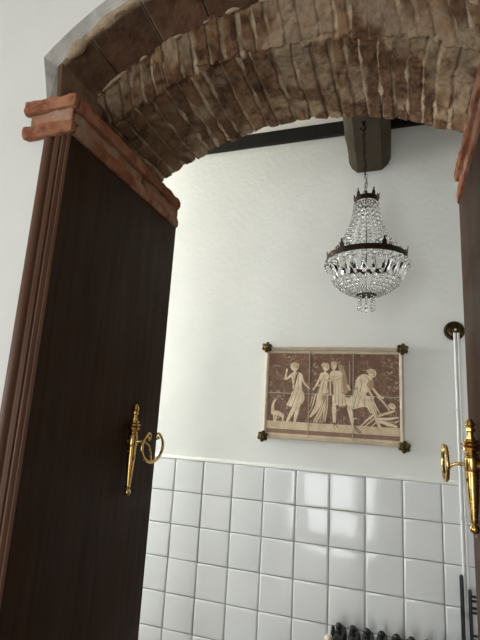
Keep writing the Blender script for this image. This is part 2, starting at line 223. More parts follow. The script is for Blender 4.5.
MURAL = [('p',0,[(0.7104,0.4337),(0.7276,0.4415),(0.7474,0.442),(0.765,0.4302),(0.7614,0.3866),(0.7674,0.3483),(0.7233,0.3467),(0.7195,0.3852)]),('s',0,[(0.7155,0.4289),(0.6938,0.4088),(0.6838,0.4075)],[0.0101,0.0092,0.0074]),('s',0,[(0.6848,0.4075),(0.6878,0.4331),(0.6912,0.4519)],[0.0087,0.0069,0.0069]),('s',0,[(0.7602,0.4277),(0.7734,0.3942),(0.801,0.3639)],[0.0092,0.0083,0.0055]),('s',0,[(0.7286,0.44),(0.7282,0.4528)],[0.0074,0.0074]),('p',0,[(0.7486,0.4665),(0.745,0.4543),(0.7348,0.4466),(0.7219,0.4463),(0.7112,0.4535),(0.7067,0.4656),(0.7103,0.4779),(0.7206,0.4856),(0.7335,0.4859),(0.7442,0.4785)]),('p',3,[(0.7494,0.4729),(0.7464,0.4653),(0.7381,0.4605),(0.7277,0.4603),(0.719,0.4647),(0.7155,0.4722),(0.7185,0.4798),(0.7269,0.4846),(0.7373,0.4848),(0.7459,0.4803)]),('p',1,[(0.7457,0.464),(0.7449,0.4593),(0.7425,0.4564),(0.7394,0.4564),(0.7369,0.4592),(0.7358,0.4638),(0.7366,0.4684),(0.739,0.4713),(0.742,0.4714),(0.7446,0.4686)]),('s',2,[(0.7471,0.4517),(0.7382,0.4198),(0.7289,0.371)],[0.0041,0.0064,0.0041]),('s',1,[(0.7349,0.4441),(0.7323,0.4196),(0.7224,0.3756)],[0.0032,0.0037,0.0028]),('p',0,[(0.7206,0.3558),(0.7696,0.3576),(0.7804,0.3199),(0.769,0.2957),(0.7549,0.2808),(0.7232,0.2793),(0.691,0.2825),(0.7119,0.3218)]),('s',1,[(0.7283,0.3465),(0.7147,0.3123),(0.7009,0.283)],[0.0014,0.0028,0.0018]),('s',1,[(0.743,0.347),(0.7319,0.3131),(0.7207,0.2816)],[0.0014,0.0028,0.0018]),('s',1,[(0.7577,0.3476),(0.7514,0.3139),(0.7378,0.2824)],[0.0014,0.0028,0.0018]),('s',1,[(0.7676,0.3432),(0.7684,0.3146),(0.7595,0.2905)],[0.0014,0.0028,0.0018]),('s',0,[(0.7354,0.2823),(0.7147,0.2433),(0.701,0.2143),(0.6977,0.1976)],[0.0166,0.0138,0.0092,0.0078]),('s',0,[(0.75,0.283),(0.7414,0.2471),(0.736,0.2186),(0.7333,0.1974)],[0.0166,0.0138,0.0092,0.0078]),('s',1,[(0.7428,0.2779),(0.7268,0.2463),(0.7117,0.2172)],[0.0023,0.0032,0.0014]),('s',1,[(0.7584,0.2786),(0.7511,0.2476),(0.7438,0.2191)],[0.0023,0.0032,0.0018]),('s',0,[(0.6977,0.1986),(0.6945,0.1904)],[0.0083,0.0069]),('s',0,[(0.7333,0.1974),(0.7165,0.1917)],[0.0074,0.0064]),('s',0,[(0.7416,0.1979),(0.7398,0.1931)],[0.0064,0.0064]),('s',0,[(0.63,0.2484),(0.6551,0.2473),(0.678,0.2343)],[0.0156,0.0184,0.0138]),('s',0,[(0.6299,0.2508),(0.6286,0.2796),(0.6377,0.3042)],[0.0138,0.0101,0.0083]),('s',0,[(0.6353,0.2992),(0.6425,0.3092)],[0.0083,0.0055]),('s',0,[(0.6353,0.2415),(0.6395,0.2036)],[0.0074,0.0046]),('s',0,[(0.6503,0.2423),(0.6443,0.2087)],[0.0074,0.0046]),('s',0,[(0.678,0.2343),(0.6788,0.2154)],[0.0092,0.0046]),('s',1,[(0.6549,0.2521),(0.6609,0.2286),(0.6564,0.2165)],[0.0028,0.0037,0.0018]),('s',1,[(0.6347,0.2799),(0.6387,0.2561)],[0.0018,0.0028]),('s',1,[(0.718,0.429),(0.7291,0.3952),(0.7256,0.3516)],[0.0023,0.0041,0.0028]),('s',1,[(0.7486,0.4347),(0.7464,0.3957),(0.7502,0.3525)],[0.0023,0.0037,0.0023]),('s',1,[(0.6962,0.4113),(0.6863,0.4086)],[0.0023,0.0018]),('s',1,[(0.7653,0.4205),(0.7784,0.3919),(0.7935,0.3732)],[0.0018,0.0023,0.0014]),('p',0,[(0.8899,0.4666),(0.8871,0.4564),(0.8794,0.45),(0.8697,0.4497),(0.8617,0.4558),(0.8584,0.466),(0.8612,0.4762),(0.869,0.4827),(0.8788,0.4829),(0.8867,0.4767)]),('p',3,[(0.8893,0.4762),(0.8858,0.4694),(0.8763,0.465),(0.8645,0.4647),(0.8548,0.4687),(0.851,0.4755),(0.8546,0.4824),(0.8641,0.4868),(0.8759,0.487),(0.8855,0.4829)]),('p',1,[(0.8852,0.4651),(0.8845,0.4611),(0.8827,0.4586),(0.8803,0.4586),(0.8784,0.461),(0.8776,0.4649),(0.8782,0.4689),(0.8801,0.4714),(0.8824,0.4714),(0.8844,0.469)]),('s',0,[(0.872,0.4576),(0.8699,0.4407)],[0.0074,0.0074]),('p',0,[(0.8508,0.4403),(0.8818,0.4434),(0.8916,0.4246),(0.8802,0.4005),(0.8884,0.3394),(0.8388,0.3374),(0.8498,0.3757)]),('s',0,[(0.8557,0.4356),(0.8352,0.3895),(0.8167,0.3603)],[0.0092,0.0078,0.0051]),('s',0,[(0.8426,0.3802),(0.8755,0.4003),(0.9106,0.4132),(0.9501,0.4276)],[0.0083,0.0078,0.0069,0.0051]),('s',1,[(0.8749,0.4289),(0.8638,0.3904),(0.8576,0.3429)],[0.0018,0.0041,0.0023]),('s',1,[(0.885,0.3959),(0.8808,0.3674),(0.879,0.3391)],[0.0018,0.0041,0.0023]),('s',1,[(0.8474,0.3756),(0.8407,0.3564),(0.8316,0.3372)],[0.0018,0.0041,0.0023]),('p',0,[(0.8362,0.3464),(0.8599,0.3473),(0.8629,0.3193),(0.845,0.2717),(0.808,0.2326),(0.8007,0.2368),(0.8166,0.2656),(0.8325,0.2992)]),('p',1,[(0.8599,0.3473),(0.8882,0.3484),(0.8848,0.2783),(0.8767,0.2134),(0.8132,0.2143),(0.8405,0.2622),(0.8586,0.2957)]),('s',0,[(0.8652,0.3194),(0.8453,0.2578),(0.8227,0.2149)],[0.0023,0.0037,0.0023]),('s',0,[(0.8702,0.3055),(0.8548,0.2536),(0.8345,0.2155)],[0.0023,0.0037,0.0023]),('s',0,[(0.8837,0.3389),(0.8845,0.2922),(0.8742,0.2179)],[0.0023,0.0037,0.0023]),('s',0,[(0.877,0.3199),(0.8687,0.2636),(0.867,0.2312)],[0.0023,0.0037,0.0023]),('s',2,[(0.8601,0.2262),(0.8641,0.2588)],[0.0037,0.0014]),('s',2,[(0.8438,0.2184),(0.8505,0.2349)],[0.0037,0.0018]),('s',2,[(0.8859,0.2185),(0.89,0.2463)],[0.0037,0.0014]),('s',0,[(0.815,0.3314),(0.8042,0.2838)],[0.0041,0.0032]),('s',0,[(0.8291,0.3414),(0.8161,0.289),(0.8026,0.2556)],[0.0046,0.0041,0.0023]),('s',1,[(0.8677,0.4335),(0.8564,0.4045),(0.8427,0.3755)],[0.0023,0.0046,0.0028]),('s',1,[(0.8729,0.4098),(0.8872,0.4031),(0.8991,0.3963)],[0.0032,0.0028,0.0023]),('s',1,[(0.8921,0.3961),(0.8907,0.3395)],[0.0055,0.0064]),('p',1,[(0.926,0.4875),(0.9473,0.4735),(0.9662,0.4408),(0.9736,0.3893),(0.9785,0.3569),(0.9511,0.3419),(0.9408,0.4259)]),('p',0,[(0.9234,0.4731),(0.921,0.4629),(0.9145,0.4565),(0.9063,0.4563),(0.8996,0.4624),(0.8969,0.4725),(0.8993,0.4827),(0.9058,0.4892),(0.914,0.4893),(0.9207,0.4831)]),('p',3,[(0.926,0.4851),(0.9232,0.4794),(0.9157,0.4758),(0.9064,0.4756),(0.8988,0.4789),(0.8958,0.4845),(0.8986,0.4902),(0.9061,0.4939),(0.9155,0.494),(0.9231,0.4907)]),('p',1,[(0.9055,0.4689),(0.905,0.4649),(0.9037,0.4624),(0.9019,0.4624),(0.9004,0.4648),(0.8998,0.4687),(0.9003,0.4727),(0.9017,0.4752),(0.9034,0.4752),(0.9049,0.4728)]),('s',0,[(0.9098,0.4632),(0.9101,0.4489)],[0.0078,0.0083]),('p',0,[(0.8913,0.4389),(0.903,0.4511),(0.9358,0.4519),(0.95,0.4404),(0.948,0.412),(0.9534,0.342),(0.9117,0.3404),(0.9062,0.3965),(0.8918,0.4151)]),('s',1,[(0.8918,0.4151),(0.9224,0.4088),(0.9502,0.4215)],[0.0018,0.0023,0.0014]),('s',1,[(0.9202,0.4017),(0.9186,0.3453)],[0.0018,0.0028]),('s',1,[(0.9318,0.4021),(0.9349,0.3459)],[0.0018,0.0028]),('s',1,[(0.9434,0.4071),(0.9473,0.3464)],[0.0018,0.0028]),('s',1,[(0.9125,0.4442),(0.9152,0.4205)],[0.0014,0.0018]),('s',0,[(0.8953,0.4009),(0.8977,0.3398)],[0.0055,0.0055]),('p',0,[(0.9046,0.3491),(0.9556,0.351),(0.9719,0.3239),(0.9722,0.2964),(0.9333,0.2899),(0.9332,0.2968),(0.9054,0.2969)]),('s',1,[(0.9186,0.3449),(0.9193,0.2994)],[0.0018,0.0037]),('s',1,[(0.9326,0.3455),(0.9342,0.2946)],[0.0018,0.0037]),('s',1,[(0.9487,0.3461),(0.9516,0.2954)],[0.0018,0.0037]),('s',1,[(0.9603,0.3373),(0.9644,0.3006)],[0.0018,0.0037]),('s',0,[(0.9138,0.2982),(0.9133,0.2659),(0.9168,0.2203)],[0.0138,0.0147,0.0092]),('s',1,[(0.9217,0.2963),(0.9244,0.2665),(0.9232,0.2252)],[0.0018,0.0037,0.0018]),('s',0,[(0.9742,0.324),(0.9836,0.2832),(0.9976,0.225)],[0.0156,0.0138,0.0083]),('s',1,[(0.9677,0.2916),(0.9839,0.2514),(0.9922,0.2292)],[0.0018,0.0037,0.0018]),('s',2,[(0.9181,0.2227),(0.9153,0.1998),(0.9232,0.1912),(0.9299,0.2007),(0.9215,0.2115)],[0.0023,0.0023,0.0028,0.0023,0.0018]),('s',0,[(0.9208,0.1978),(0.9278,0.1901)],[0.0074,0.0046]),('s',0,[(0.9796,0.4932),(0.9807,0.3663)],[0.0016,0.0016]),('s',1,[(0.9833,0.4933),(0.9843,0.3664)],[0.0014,0.0014]),('s',0,[(0.9736,0.3847),(0.983,0.3664)],[0.0092,0.0074]),('s',2,[(0.9852,0.4886),(0.9857,0.4838)],[0.0046,0.0046]),('s',2,[(0.9882,0.3945),(0.9885,0.3619)],[0.0023,0.0028]),('s',1,[(0.8987,0.4248),(0.9129,0.4204),(0.9268,0.4255)],[0.0023,0.0028,0.0018]),('s',1,[(0.906,0.4107),(0.9098,0.3778),(0.9103,0.345)],[0.0023,0.0037,0.0032]),('p',0,[(1.0986,0.4435),(1.0951,0.4316),(1.086,0.424),(1.0747,0.4237),(1.0656,0.4308),(1.062,0.4425),(1.0656,0.4545),(1.0748,0.4621),(1.0861,0.4624),(1.0952,0.4552)]),('p',3,[(1.0941,0.4523),(1.0904,0.4452),(1.0807,0.4406),(1.0686,0.4403),(1.0589,0.4444),(1.0551,0.4513),(1.0589,0.4584),(1.0687,0.463),(1.0807,0.4633),(1.0904,0.4592)]),('p',1,[(1.0918,0.4374),(1.091,0.4332),(1.089,0.4305),(1.0866,0.4305),(1.0846,0.433),(1.0838,0.4372),(1.0846,0.4414),(1.0866,0.444),(1.0891,0.4441),(1.091,0.4415)]),('p',0,[(1.0072,0.4035),(1.0187,0.4277),(1.0419,0.4402),(1.062,0.4348),(1.0849,0.4177),(1.0877,0.3766),(1.0621,0.364),(1.0392,0.3308),(0.996,0.329),(1.0015,0.3706)]),('p',1,[(1.062,0.4081),(1.0849,0.4177),(1.0877,0.3766),(1.0678,0.3642),(1.0506,0.3782)]),('s',0,[(1.0217,0.4069),(1.0563,0.3784),(1.0847,0.3328)],[0.011,0.0092,0.0064]),('s',0,[(1.0848,0.3736),(1.1045,0.3481),(1.1268,0.3345)],[0.0092,0.0083,0.0064]),('s',2,[(0.9986,0.3734),(1.0131,0.371),(1.016,0.38)],[0.0023,0.0023,0.0018]),('s',0,[(1.0791,0.3354),(1.0959,0.2957),(1.1125,0.2679)],[0.0064,0.0055,0.0046]),('s',0,[(1.1045,0.3394),(1.1267,0.3173),(1.1513,0.2842)],[0.0074,0.0064,0.0046]),('p',0,[(0.9872,0.3434),(1.0677,0.3466),(1.0819,0.3124),(1.093,0.2726),(1.0705,0.2657),(1.0564,0.2967),(1.025,0.2894),(1.0021,0.2796),(0.9818,0.2902),(0.9786,0.3194)]),('s',1,[(1.0104,0.3384),(0.9992,0.2881)],[0.0023,0.0032]),('s',1,[(1.0306,0.3393),(1.0164,0.2948)],[0.0023,0.0032]),('s',1,[(1.0478,0.34),(1.0479,0.2992)],[0.0023,0.0032]),('s',1,[(1.0621,0.3289),(1.0734,0.2774)],[0.0023,0.0032]),('s',0,[(1.0734,0.312),(1.093,0.2612),(1.1095,0.2139),(1.1259,0.1997)],[0.0184,0.0166,0.0101,0.0064]),('s',1,[(1.0846,0.2952),(1.1057,0.2391)],[0.0028,0.0037]),('s',0,[(1.0846,0.2607),(1.0564,0.2363),(1.031,0.2091)],[0.0074,0.0074,0.0037]),('s',0,[(1.0901,0.2468),(1.0621,0.2224),(1.0452,0.2071)],[0.0046,0.0046,0.0023]),('s',0,[(1.0985,0.233),(1.0789,0.212)],[0.0046,0.0028]),('s',0,[(1.1097,0.2592),(1.1457,0.2725),(1.1733,0.2824)],[0.0092,0.0092,0.0055]),('s',0,[(1.1041,0.2447),(1.1455,0.247),(1.1892,0.2551)],[0.0101,0.0101,0.0046]),('p',0,[(1.1768,0.2926),(1.1709,0.288),(1.1618,0.288),(1.1529,0.2926),(1.1477,0.3001),(1.1481,0.3076),(1.154,0.3122),(1.1632,0.3121),(1.172,0.3075),(1.1772,0.3)]),('p',3,[(1.1787,0.3),(1.1742,0.2978),(1.1664,0.299),(1.1581,0.3033),(1.1525,0.3091),(1.1518,0.3141),(1.1563,0.3163),(1.1642,0.3151),(1.1725,0.3107),(1.178,0.305)]),('s',0,[(1.1123,0.2338),(1.1563,0.2223),(1.1806,0.2154)],[0.011,0.012,0.0074]),('s',1,[(1.1179,0.2398),(1.1564,0.2335),(1.1835,0.2295)],[0.0032,0.0037,0.0018]),('s',0,[(1.1453,0.2188),(1.1289,0.2348)],[0.0055,0.0055]),('s',0,[(1.1754,0.2347),(1.1918,0.2412)],[0.0055,0.0037]),('s',0,[(1.0109,0.2424),(0.9995,0.2388)],[0.0046,0.0046]),('s',0,[(0.976,0.2841),(0.9939,0.2212),(0.9998,0.1929)],[0.0092,0.0092,0.0064]),('s',2,[(1.0025,0.2074),(1.0169,0.1968),(1.0311,0.1835),(1.0169,0.1854),(1.0054,0.2018)],[0.0028,0.0028,0.0028,0.0023,0.0018]),('s',1,[(1.0303,0.4191),(1.0333,0.3894),(1.0276,0.3597)],[0.0023,0.0041,0.0028]),('s',1,[(1.0448,0.4314),(1.062,0.42),(1.0678,0.4024)],[0.0018,0.0037,0.0023]),('s',1,[(1.0102,0.3768),(1.022,0.3418)],[0.0023,0.0032]),('s',1,[(1.1291,0.2631),(1.1621,0.2649)],[0.0023,0.0018])]
# ================================================================ SETTING
CEIL = 1.735
XL, XR = -1.8, 2.1        # back room side walls
FXL, FXR, FY = -2.4, 2.9, -4.6   # front room
def zin(x):  d = min(.970, abs(x-XC)); return .29+math.sqrt(.985**2-d*d)          # brick arch, underside
def zout(x): d = min(.83, abs(x-XC)); return .506+math.sqrt(.836**2-d*d)          # slab lining, underside
def hole_loop(pts_left, f, x0, n=40):
    L = list(pts_left); xs = [x0+(2*XC-2*x0)*i/n for i in range(n+1)]
    arc = [(x, f(x)) for x in xs]
    return L+arc+[(2*XC-x, z) for x, z in reversed(L)]
zpl = lambda x: .529+math.sqrt(.894**2-(x-XC)**2)
H1 = hole_loop([(.312, -Z0), (.312, .905), (.306, .99), (.300, 1.013)], zpl, .261)
H1b = hole_loop([(.312, -Z0), (.312, .905), (.306, .99), (.308, 1.013)], lambda x: zout(x)+.060, .290)
H2 = hole_loop([(.386, -Z0), (.386, .895), (.292, .902), (.292, 1.013)], lambda x: zin(x)+.035, .292)
bm = bmesh.new()
def ring(bm, loop, y): return [bm.verts.new(V(x, y, z)) for x, z in loop]
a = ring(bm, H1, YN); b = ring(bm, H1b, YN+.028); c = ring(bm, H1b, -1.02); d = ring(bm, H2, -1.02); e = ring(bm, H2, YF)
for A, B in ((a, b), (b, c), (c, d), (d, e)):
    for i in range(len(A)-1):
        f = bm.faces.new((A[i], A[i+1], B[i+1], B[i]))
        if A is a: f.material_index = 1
def face_with_hole(bm, R, xl, xr, zt, y):
    tl = bm.verts.new(V(xl, y, zt)); tr = bm.verts.new(V(xr, y, zt)); bl = bm.verts.new(V(xl, y, -Z0)); br = bm.verts.new(V(xr, y, -Z0))
    n = len(R); top = []
    for i in range(4, n-4): top.append(bm.verts.new((R[i].co.x, y, zt+Z0)))
    for i in range(len(top)-1): bm.faces.new((R[4+i], R[5+i], top[i+1], top[i]))
    bm.faces.new([bl]+R[:5]+[top[0], tl]); bm.faces.new([tr, top[-1]]+R[n-5:]+[br])
    return bl, [tl]+top+[tr], br
f1 = face_with_hole(bm, a, FXL, FXR, CEIL+.1, YN); f2 = face_with_hole(bm, e, FXL, FXR, CEIL+.1, YF)
bm.faces.new(f1[1]+f2[1][::-1]); bm.faces.new((f1[0], f1[1][0], f2[1][0], f2[0])); bm.faces.new((f1[2], f1[1][-1], f2[1][-1], f2[2]))
bm.faces.new((f1[0], a[0], b[0], c[0], d[0], e[0], f2[0])); bm.faces.new((f1[2], a[-1], b[-1], c[-1], d[-1], e[-1], f2[2]))
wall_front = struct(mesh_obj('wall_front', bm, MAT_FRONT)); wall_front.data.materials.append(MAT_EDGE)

def slab(name, mat, x0, x1, y0, y1, z0, z1):
    bm = bmesh.new(); box(bm, x0, x1, y0, y1, z0, z1); return struct(mesh_obj(name, bm, mat))
slab('floor', MAT_FLOOR, FXL-.1, FXR+.1, FY-.1, .12, -.1, 0)
slab('ceiling', MAT_CEIL, FXL-.1, FXR+.1, FY-.1, .12, CEIL+Z0, CEIL+Z0+.1)
slab('wall_back', MAT_WALL, XL-.1, XR+.1, 0, .12, 0, CEIL+Z0)
slab('wall_right', MAT_WALL, XR, XR+.1, YF, 0, 0, CEIL+Z0)
slab('wall_front_right', MAT_FRONT, FXR, FXR+.1, FY, YN, 0, CEIL+Z0)
def wall_window(name, mat, axis, pos, lo, hi, w0, w1, z0, z1, out):
    bm = bmesh.new(); p0, p1 = sorted((pos, pos+out))
    for s0, s1, q0, q1 in ((lo, w0, 0, CEIL+Z0), (w1, hi, 0, CEIL+Z0), (w0, w1, 0, z0), (w0, w1, z1, CEIL+Z0)):
        if axis == 'x': box(bm, p0, p1, s0, s1, q0, q1)
        else: box(bm, s0, s1, p0, p1, q0, q1)
    struct(mesh_obj(name, bm, mat))
def window(n, axis, pos, w0, w1, z0, z1):
    o = None; bm = bmesh.new(); t = .05
    for s0, s1, q0, q1 in ((w0, w0+t, z0, z1), (w1-t, w1, z0, z1), (w0, w1, z0, z0+t), (w0, w1, z1-t, z1), ((w0+w1)/2-.025, (w0+w1)/2+.025, z0, z1)):
        if axis == 'x': box(bm, pos-.03, pos+.03, s0, s1, q0, q1)
        else: box(bm, s0, s1, pos-.03, pos+.03, q0, q1)
    o = struct(mesh_obj('window_%d' % n, bm, MAT_WINFRAME))
wall_window('wall_rear', MAT_FRONT, 'y', FY, FXL, FXR, -.12, .82, .02, 2.12, -.1)
window(1, 'y', FY-.05, -.12, .82, .02, 2.12)
wall_window('wall_front_left', MAT_FRONT, 'x', FXL, FY, YN, -4.12, -2.98, .72, 1.98, -.1)
window(3, 'x', FXL-.06, -4.12, -2.98, .72, 1.98)  # unseen window, added to go with the lamp for the right jamb
wall_window('wall_left', MAT_WALL, 'x', XL, YF, 0, -.64, -.10, 1.38, 2.58, -.1)
window(2, 'x', XL-.06, -.64, -.10, 1.38, 2.58)

# tile dado: every tile cushion-edged, set on a grout bed
bm = bmesh.new(); box(bm, XL, XR, -.006, 0.001, 0, Z0-.001)
dado = mesh_obj('dado_grout', bm, MAT_GROUT, bpy.data.objects['wall_back'])
vs, fs = [], []
P = .15; gap = .0016
for i in range(int(XL/P)-1, int(XR/P)+1):
    for j in range(0, 10):
        x0, x1 = max(XL+.001, i*P+gap), min(XR-.001, (i+1)*P-gap); z1 = -j*P-gap; z0 = max(-Z0+.002, -(j+1)*P+gap)
        if x1-x0 < .02 or z1-z0 < .02: continue
        tx, tz = rnd.gauss(0, .004), rnd.gauss(0, .004); base = len(vs); cx, cz = (x0+x1)/2, (z0+z1)/2
        for ins, dp in ((0, -.005), (.0006, -.0102), (.002, -.0114), (.006, -.0122), (.011, -.0125)):
            for X, Zz in ((x0+ins, z0+ins), (x1-ins, z0+ins), (x1-ins, z1-ins), (x0+ins, z1-ins)):
                vs.append(V(X, dp+tx*(X-cx)+tz*(Zz-cz), Zz))
        for r in range(4):
            for k in range(4):
                a_, b_ = base+r*4+k, base+r*4+(k+1) % 4; fs.append((a_, b_, b_+4, a_+4))
        fs.append((base+16, base+17, base+18, base+19))
tiles = py_obj('wall_tiles', vs, fs, MAT_TILE, bpy.data.objects['wall_back'], smooth=.9)
# plaster lip sitting on the tiles' top edge
bm = bmesh.new(); xs = np.arange(XL, XR+.001, .03); prev = None
for x in xs:
    h = .010+.003*float(vn((x*9, 1, 2), 1)); dpt = .012+.002*float(vn((x*6, 5, 2), 1))
    cur = [bm.verts.new(V(x, yy, zz)) for yy, zz in ((.002, -.001), (-dpt, -.001), (-dpt, .004), (-dpt*.6, h), (.002, h+.006))]
    if prev:
        for k in range(4): bm.faces.new((prev[k], prev[k+1], cur[k+1], cur[k]))
    prev = cur
mesh_obj('plaster_lip', bm, MAT_WALL, bpy.data.objects['wall_back'], smooth=3.2)

# ================================================================ BRICK ARCH
def joints(a0, a1, mean, seed):
    r = random.Random(seed); out = [a0]
    while out[-1] < a1: out.append(out[-1]+mean*r.uniform(.78, 1.25))
    return np.array(out)
def set_attrs(o, **kw):
    for k, arr in kw.items():
        at = o.data.attributes.new(k, 'FLOAT', 'POINT'); at.data.foreach_set('value', np.asarray(arr, np.float32).ravel())
def grid_faces(nu, nv, closed_v=False):
    f = []
    for i in range(nu-1):
        for j in range(nv if closed_v else nv-1):
            k = (j+1) % nv; f.append((i*nv+j, (i+1)*nv+j, (i+1)*nv+k, i*nv+k))
    return f
NU = 460
half_in, half_out = .592, .553
# underside strip: u along the arc, v along the section (chamfered front ring then soffit)
sec = []
for t in np.linspace(0, 1, 40): sec.append((-1.155+.105*t, 1-t))     # y, blend (1 = outer curve)
for t in np.linspace(0, 1, 100)[1:]: sec.append((-1.05+(-.70+1.05)*t, 0))
sec = np.array(sec); NV = len(sec)
u = np.linspace(-1, 1, NU)
ang_in = u*math.asin(half_in/.985); ang_out = u*math.asin(half_out/.836)
xi, zi = XC+.985*np.sin(ang_in), .29+.985*np.cos(ang_in); xo, zo = XC+.836*np.sin(ang_out), .506+.836*np.cos(ang_out)
arc = ang_in*.985
B = sec[:, 1][None, :]; Y = np.repeat(sec[:, 0][None, :], NU, 0)
Xg = xi[:, None]*(1-B)+xo[:, None]*B; Zg = zi[:, None]*(1-B)+zo[:, None]*B
nx, nz = np.sin(ang_in)[:, None], np.cos(ang_in)[:, None]
Pm = np.stack([Xg, Y, Zg], -1)
front = np.clip((-1.04-Y)/.02, 0, 1)
A_ = np.repeat(arc[:, None], NV, 1)
wob = .0045*fbm(Pm*np.array([.55, 1, .55]), 16, 3, 1)+.011*fbm(Pm*np.array([.2, 1, .2]), 2.2, 2, 5)+.07*np.clip((Y+.85), -.3, .2)*(-A_)*.5
jS, jF = joints(-.9, .9, .050, 11), joints(-.9, .9, .046, 29)
def jdist(a, js):
    k = np.clip(np.searchsorted(js, a)-1, 0, len(js)-2); return np.minimum(a-js[k], js[k+1]-a), k, (a-js[k])/(js[k+1]-js[k])
dS, kS, fS = jdist(A_+wob, jS); dF, kF, fF = jdist(A_+wob*1.3+.01, jF)
isF = Y < -1.052+.012*fbm(Pm, 18, 2, 8)
dj = np.where(isF, dF, dS); kk = np.where(isF, kF+100, kS); ff = np.where(isF, fF, fS)
rb = np.random.RandomState(5); tone_k = rb.rand(300); off_k = (rb.rand(300)-.5); tilt_k = rb.rand(300)-.5; mw_k = rb.rand(300)
mw = .0012+.0065*np.clip(fbm(Pm, 15, 4, 12)*1.2+.15+.7*(mw_k[kk]-.5), 0, 1)
mort = np.clip((mw-dj)/.0025+.5, 0, 1)
patch = np.clip(fbm(Pm, 7, 4, 21)*2.2-.35+1.1*np.exp(-((Xg-.47)/.09)**2-((Y+1.1)/.09)**2)+.25*isF, 0, 1)   # old lime left on the bricks
patch2 = np.clip(fbm(Pm, 10, 4, 33)*2.5-.75, 0, 1)
edge = np.clip((dj-mw)/.008, 0, 1)
disp = (.009*off_k[kk]+.009*tilt_k[kk]*(ff-.5))*np.where(isF, .45, 1)+.0024*fbm(Pm, 22, 4, 40)+.0024*fbm(Pm, 80, 3, 44)
disp += .0025*(1-edge)**2
rec = .0055+.003*np.clip(fbm(Pm, 9, 2, 50)*3, -1, 1)
disp = disp*(1-mort)+mort*(rec+.003*fbm(Pm, 60, 3, 52))
crack = np.clip(1-np.abs(dj-mw-.001)/.0022, 0, 1)*np.clip(fbm(Pm, 8, 2, 60)*3+.6, 0, 1); disp += crack*.007
ledge = np.exp(-((Y+1.05+.012*fbm(Pm, 18, 2, 8))/.006)**2); disp += .006*ledge-.006*front*(1-front)
disp += .010*np.clip(fbm(Pm, 14, 2, 77), 0, 1)*np.exp(-((Y+.70)/.012)**2)           # ragged far lip
Xg = Xg+nx*disp; Zg = Zg+nz*disp; Yd = Y+isF*(.009*fbm(Pm, 20, 3, 70)+.004*off_k[kk])
tone = np.clip(.45+.55*(tone_k[kk]-.5)+.35*fbm(Pm, 12, 4, 80), 0, 1)
mortv = np.clip(np.maximum(mort*(.85+.6*fbm(Pm, 25, 2, 90)), np.maximum(patch*.55, patch2*.5)), 0, 1)
# closing ring behind
back = np.array([(YF, .030), (-1.0, .030), (-1.05, .075)])
rows = []
for i in range(NU):
    for j in range(NV): rows.append((Xg[i, j], Yd[i, j], Zg[i, j]+Z0))
    for y, d in back: rows.append((xi[i]+math.sin(ang_in[i])*d, y, zi[i]+math.cos(ang_in[i])*d+Z0))
    rows.append((xo[i]+math.sin(ang_out[i])*.018, -1.13, zo[i]+math.cos(ang_out[i])*.018+Z0))
nv = NV+4
fs = grid_faces(NU, nv, True); fs.append(tuple(range(nv))); fs.append(tuple(range((NU-1)*nv, NU*nv))[::-1])
padc = lambda arr: np.concatenate([arr, np.zeros((NU, 4))], 1)
arch = thing('brick_arch', 'rough old brick arch spanning the doorway, lined in front with dark terracotta slabs', 'arch', V(XC, -1.0, 1.27))
ab = adopt(py_obj('brick_ring', rows, fs, MAT_BRICK, smooth=3.2), arch); set_attrs(ab, tone=padc(tone), mort=padc(mortv))
# dark slabs lining the front part of the arch, each a flat slab
edges_x = [.329, .409, .55, .69, .84, .99, 1.135, 1.28, 1.40, 1.443]
for q, (xa, xb) in enumerate(zip(edges_x, edges_x[1:])):
    za, zb = zout(xa), zout(xb); dx, dz = xb-xa, zb-za; L = math.hypot(dx, dz); tx, tz = dx/L, dz/L; nx_, nz_ = -tz, tx
    n_u, n_v = 28, 40; us = np.linspace(.0015/L, 1-.0015/L, n_u); ys = np.linspace(-1.268, -1.149, n_v)
    U, Yy = np.meshgrid(us, ys, indexing='ij'); X = xa+dx*U; Zq = za+dz*U; pp = np.stack([X, Yy, Zq], -1); fl_ = np.clip((-1.149-Yy)/.119, 0, 1)*.040; rx = (X-XC)/.836; rz = np.sqrt(1-np.clip(rx*rx, 0, .9)); X = X+rx*fl_; Zq = Zq+rz*fl_
    d_ = -.0035*fbm(pp, 30, 4, 3+q)+.003*off_k[q]; eu = np.minimum(U, 1-U)*L; d_ += .004*np.clip(1-eu/.004, 0, 1)
    Ys = Yy+np.where(Yy < -1.262, .008*fbm(pp, 30, 3, 9), 0)
    X2, Z2 = X+nx_*d_, Zq+nz_*d_
    top = [(X[i, j]+nx_*.020, Ys[i, j], Zq[i, j]+nz_*.020+Z0) for i in range(n_u) for j in range(n_v)]
    lo = [(X2[i, j], Ys[i, j], Z2[i, j]+Z0) for i in range(n_u) for j in range(n_v)]
    f = grid_faces(n_u, n_v); n0 = n_u*n_v; f2 = [tuple(k+n0 for k in t[::-1]) for t in f]; side = []
    per = [(i, 0) for i in range(n_u)]+[(n_u-1, j) for j in range(1, n_v)]+[(i, n_v-1) for i in range(n_u-2, -1, -1)]+[(0, j) for j in range(n_v-2, 0, -1)]
    idx = [i*n_v+j for i, j in per]
    for k in range(len(idx)): a_, b_ = idx[k], idx[(k+1) % len(idx)]; side.append((a_, b_, b_+n0, a_+n0))
    o = adopt(py_obj('lining_slab', lo+top, f+f2+side, MAT_SLAB, smooth=.8), arch)
    tn = np.clip(.35+.5*(tone_k[q+9]-.5)+.5*fbm(pp, 14, 4, 6), 0, 1); mt = np.clip(1-eu/.0035, 0, 1)*.8*(fbm(pp, 20, 2, 4) > -.3)+np.clip((-1.258-Yy)/.006, 0, 1)*.7
    set_attrs(o, tone=np.concatenate([tn.ravel()]*2), mort=np.concatenate([np.clip(mt, 0, 1).ravel()]*2))
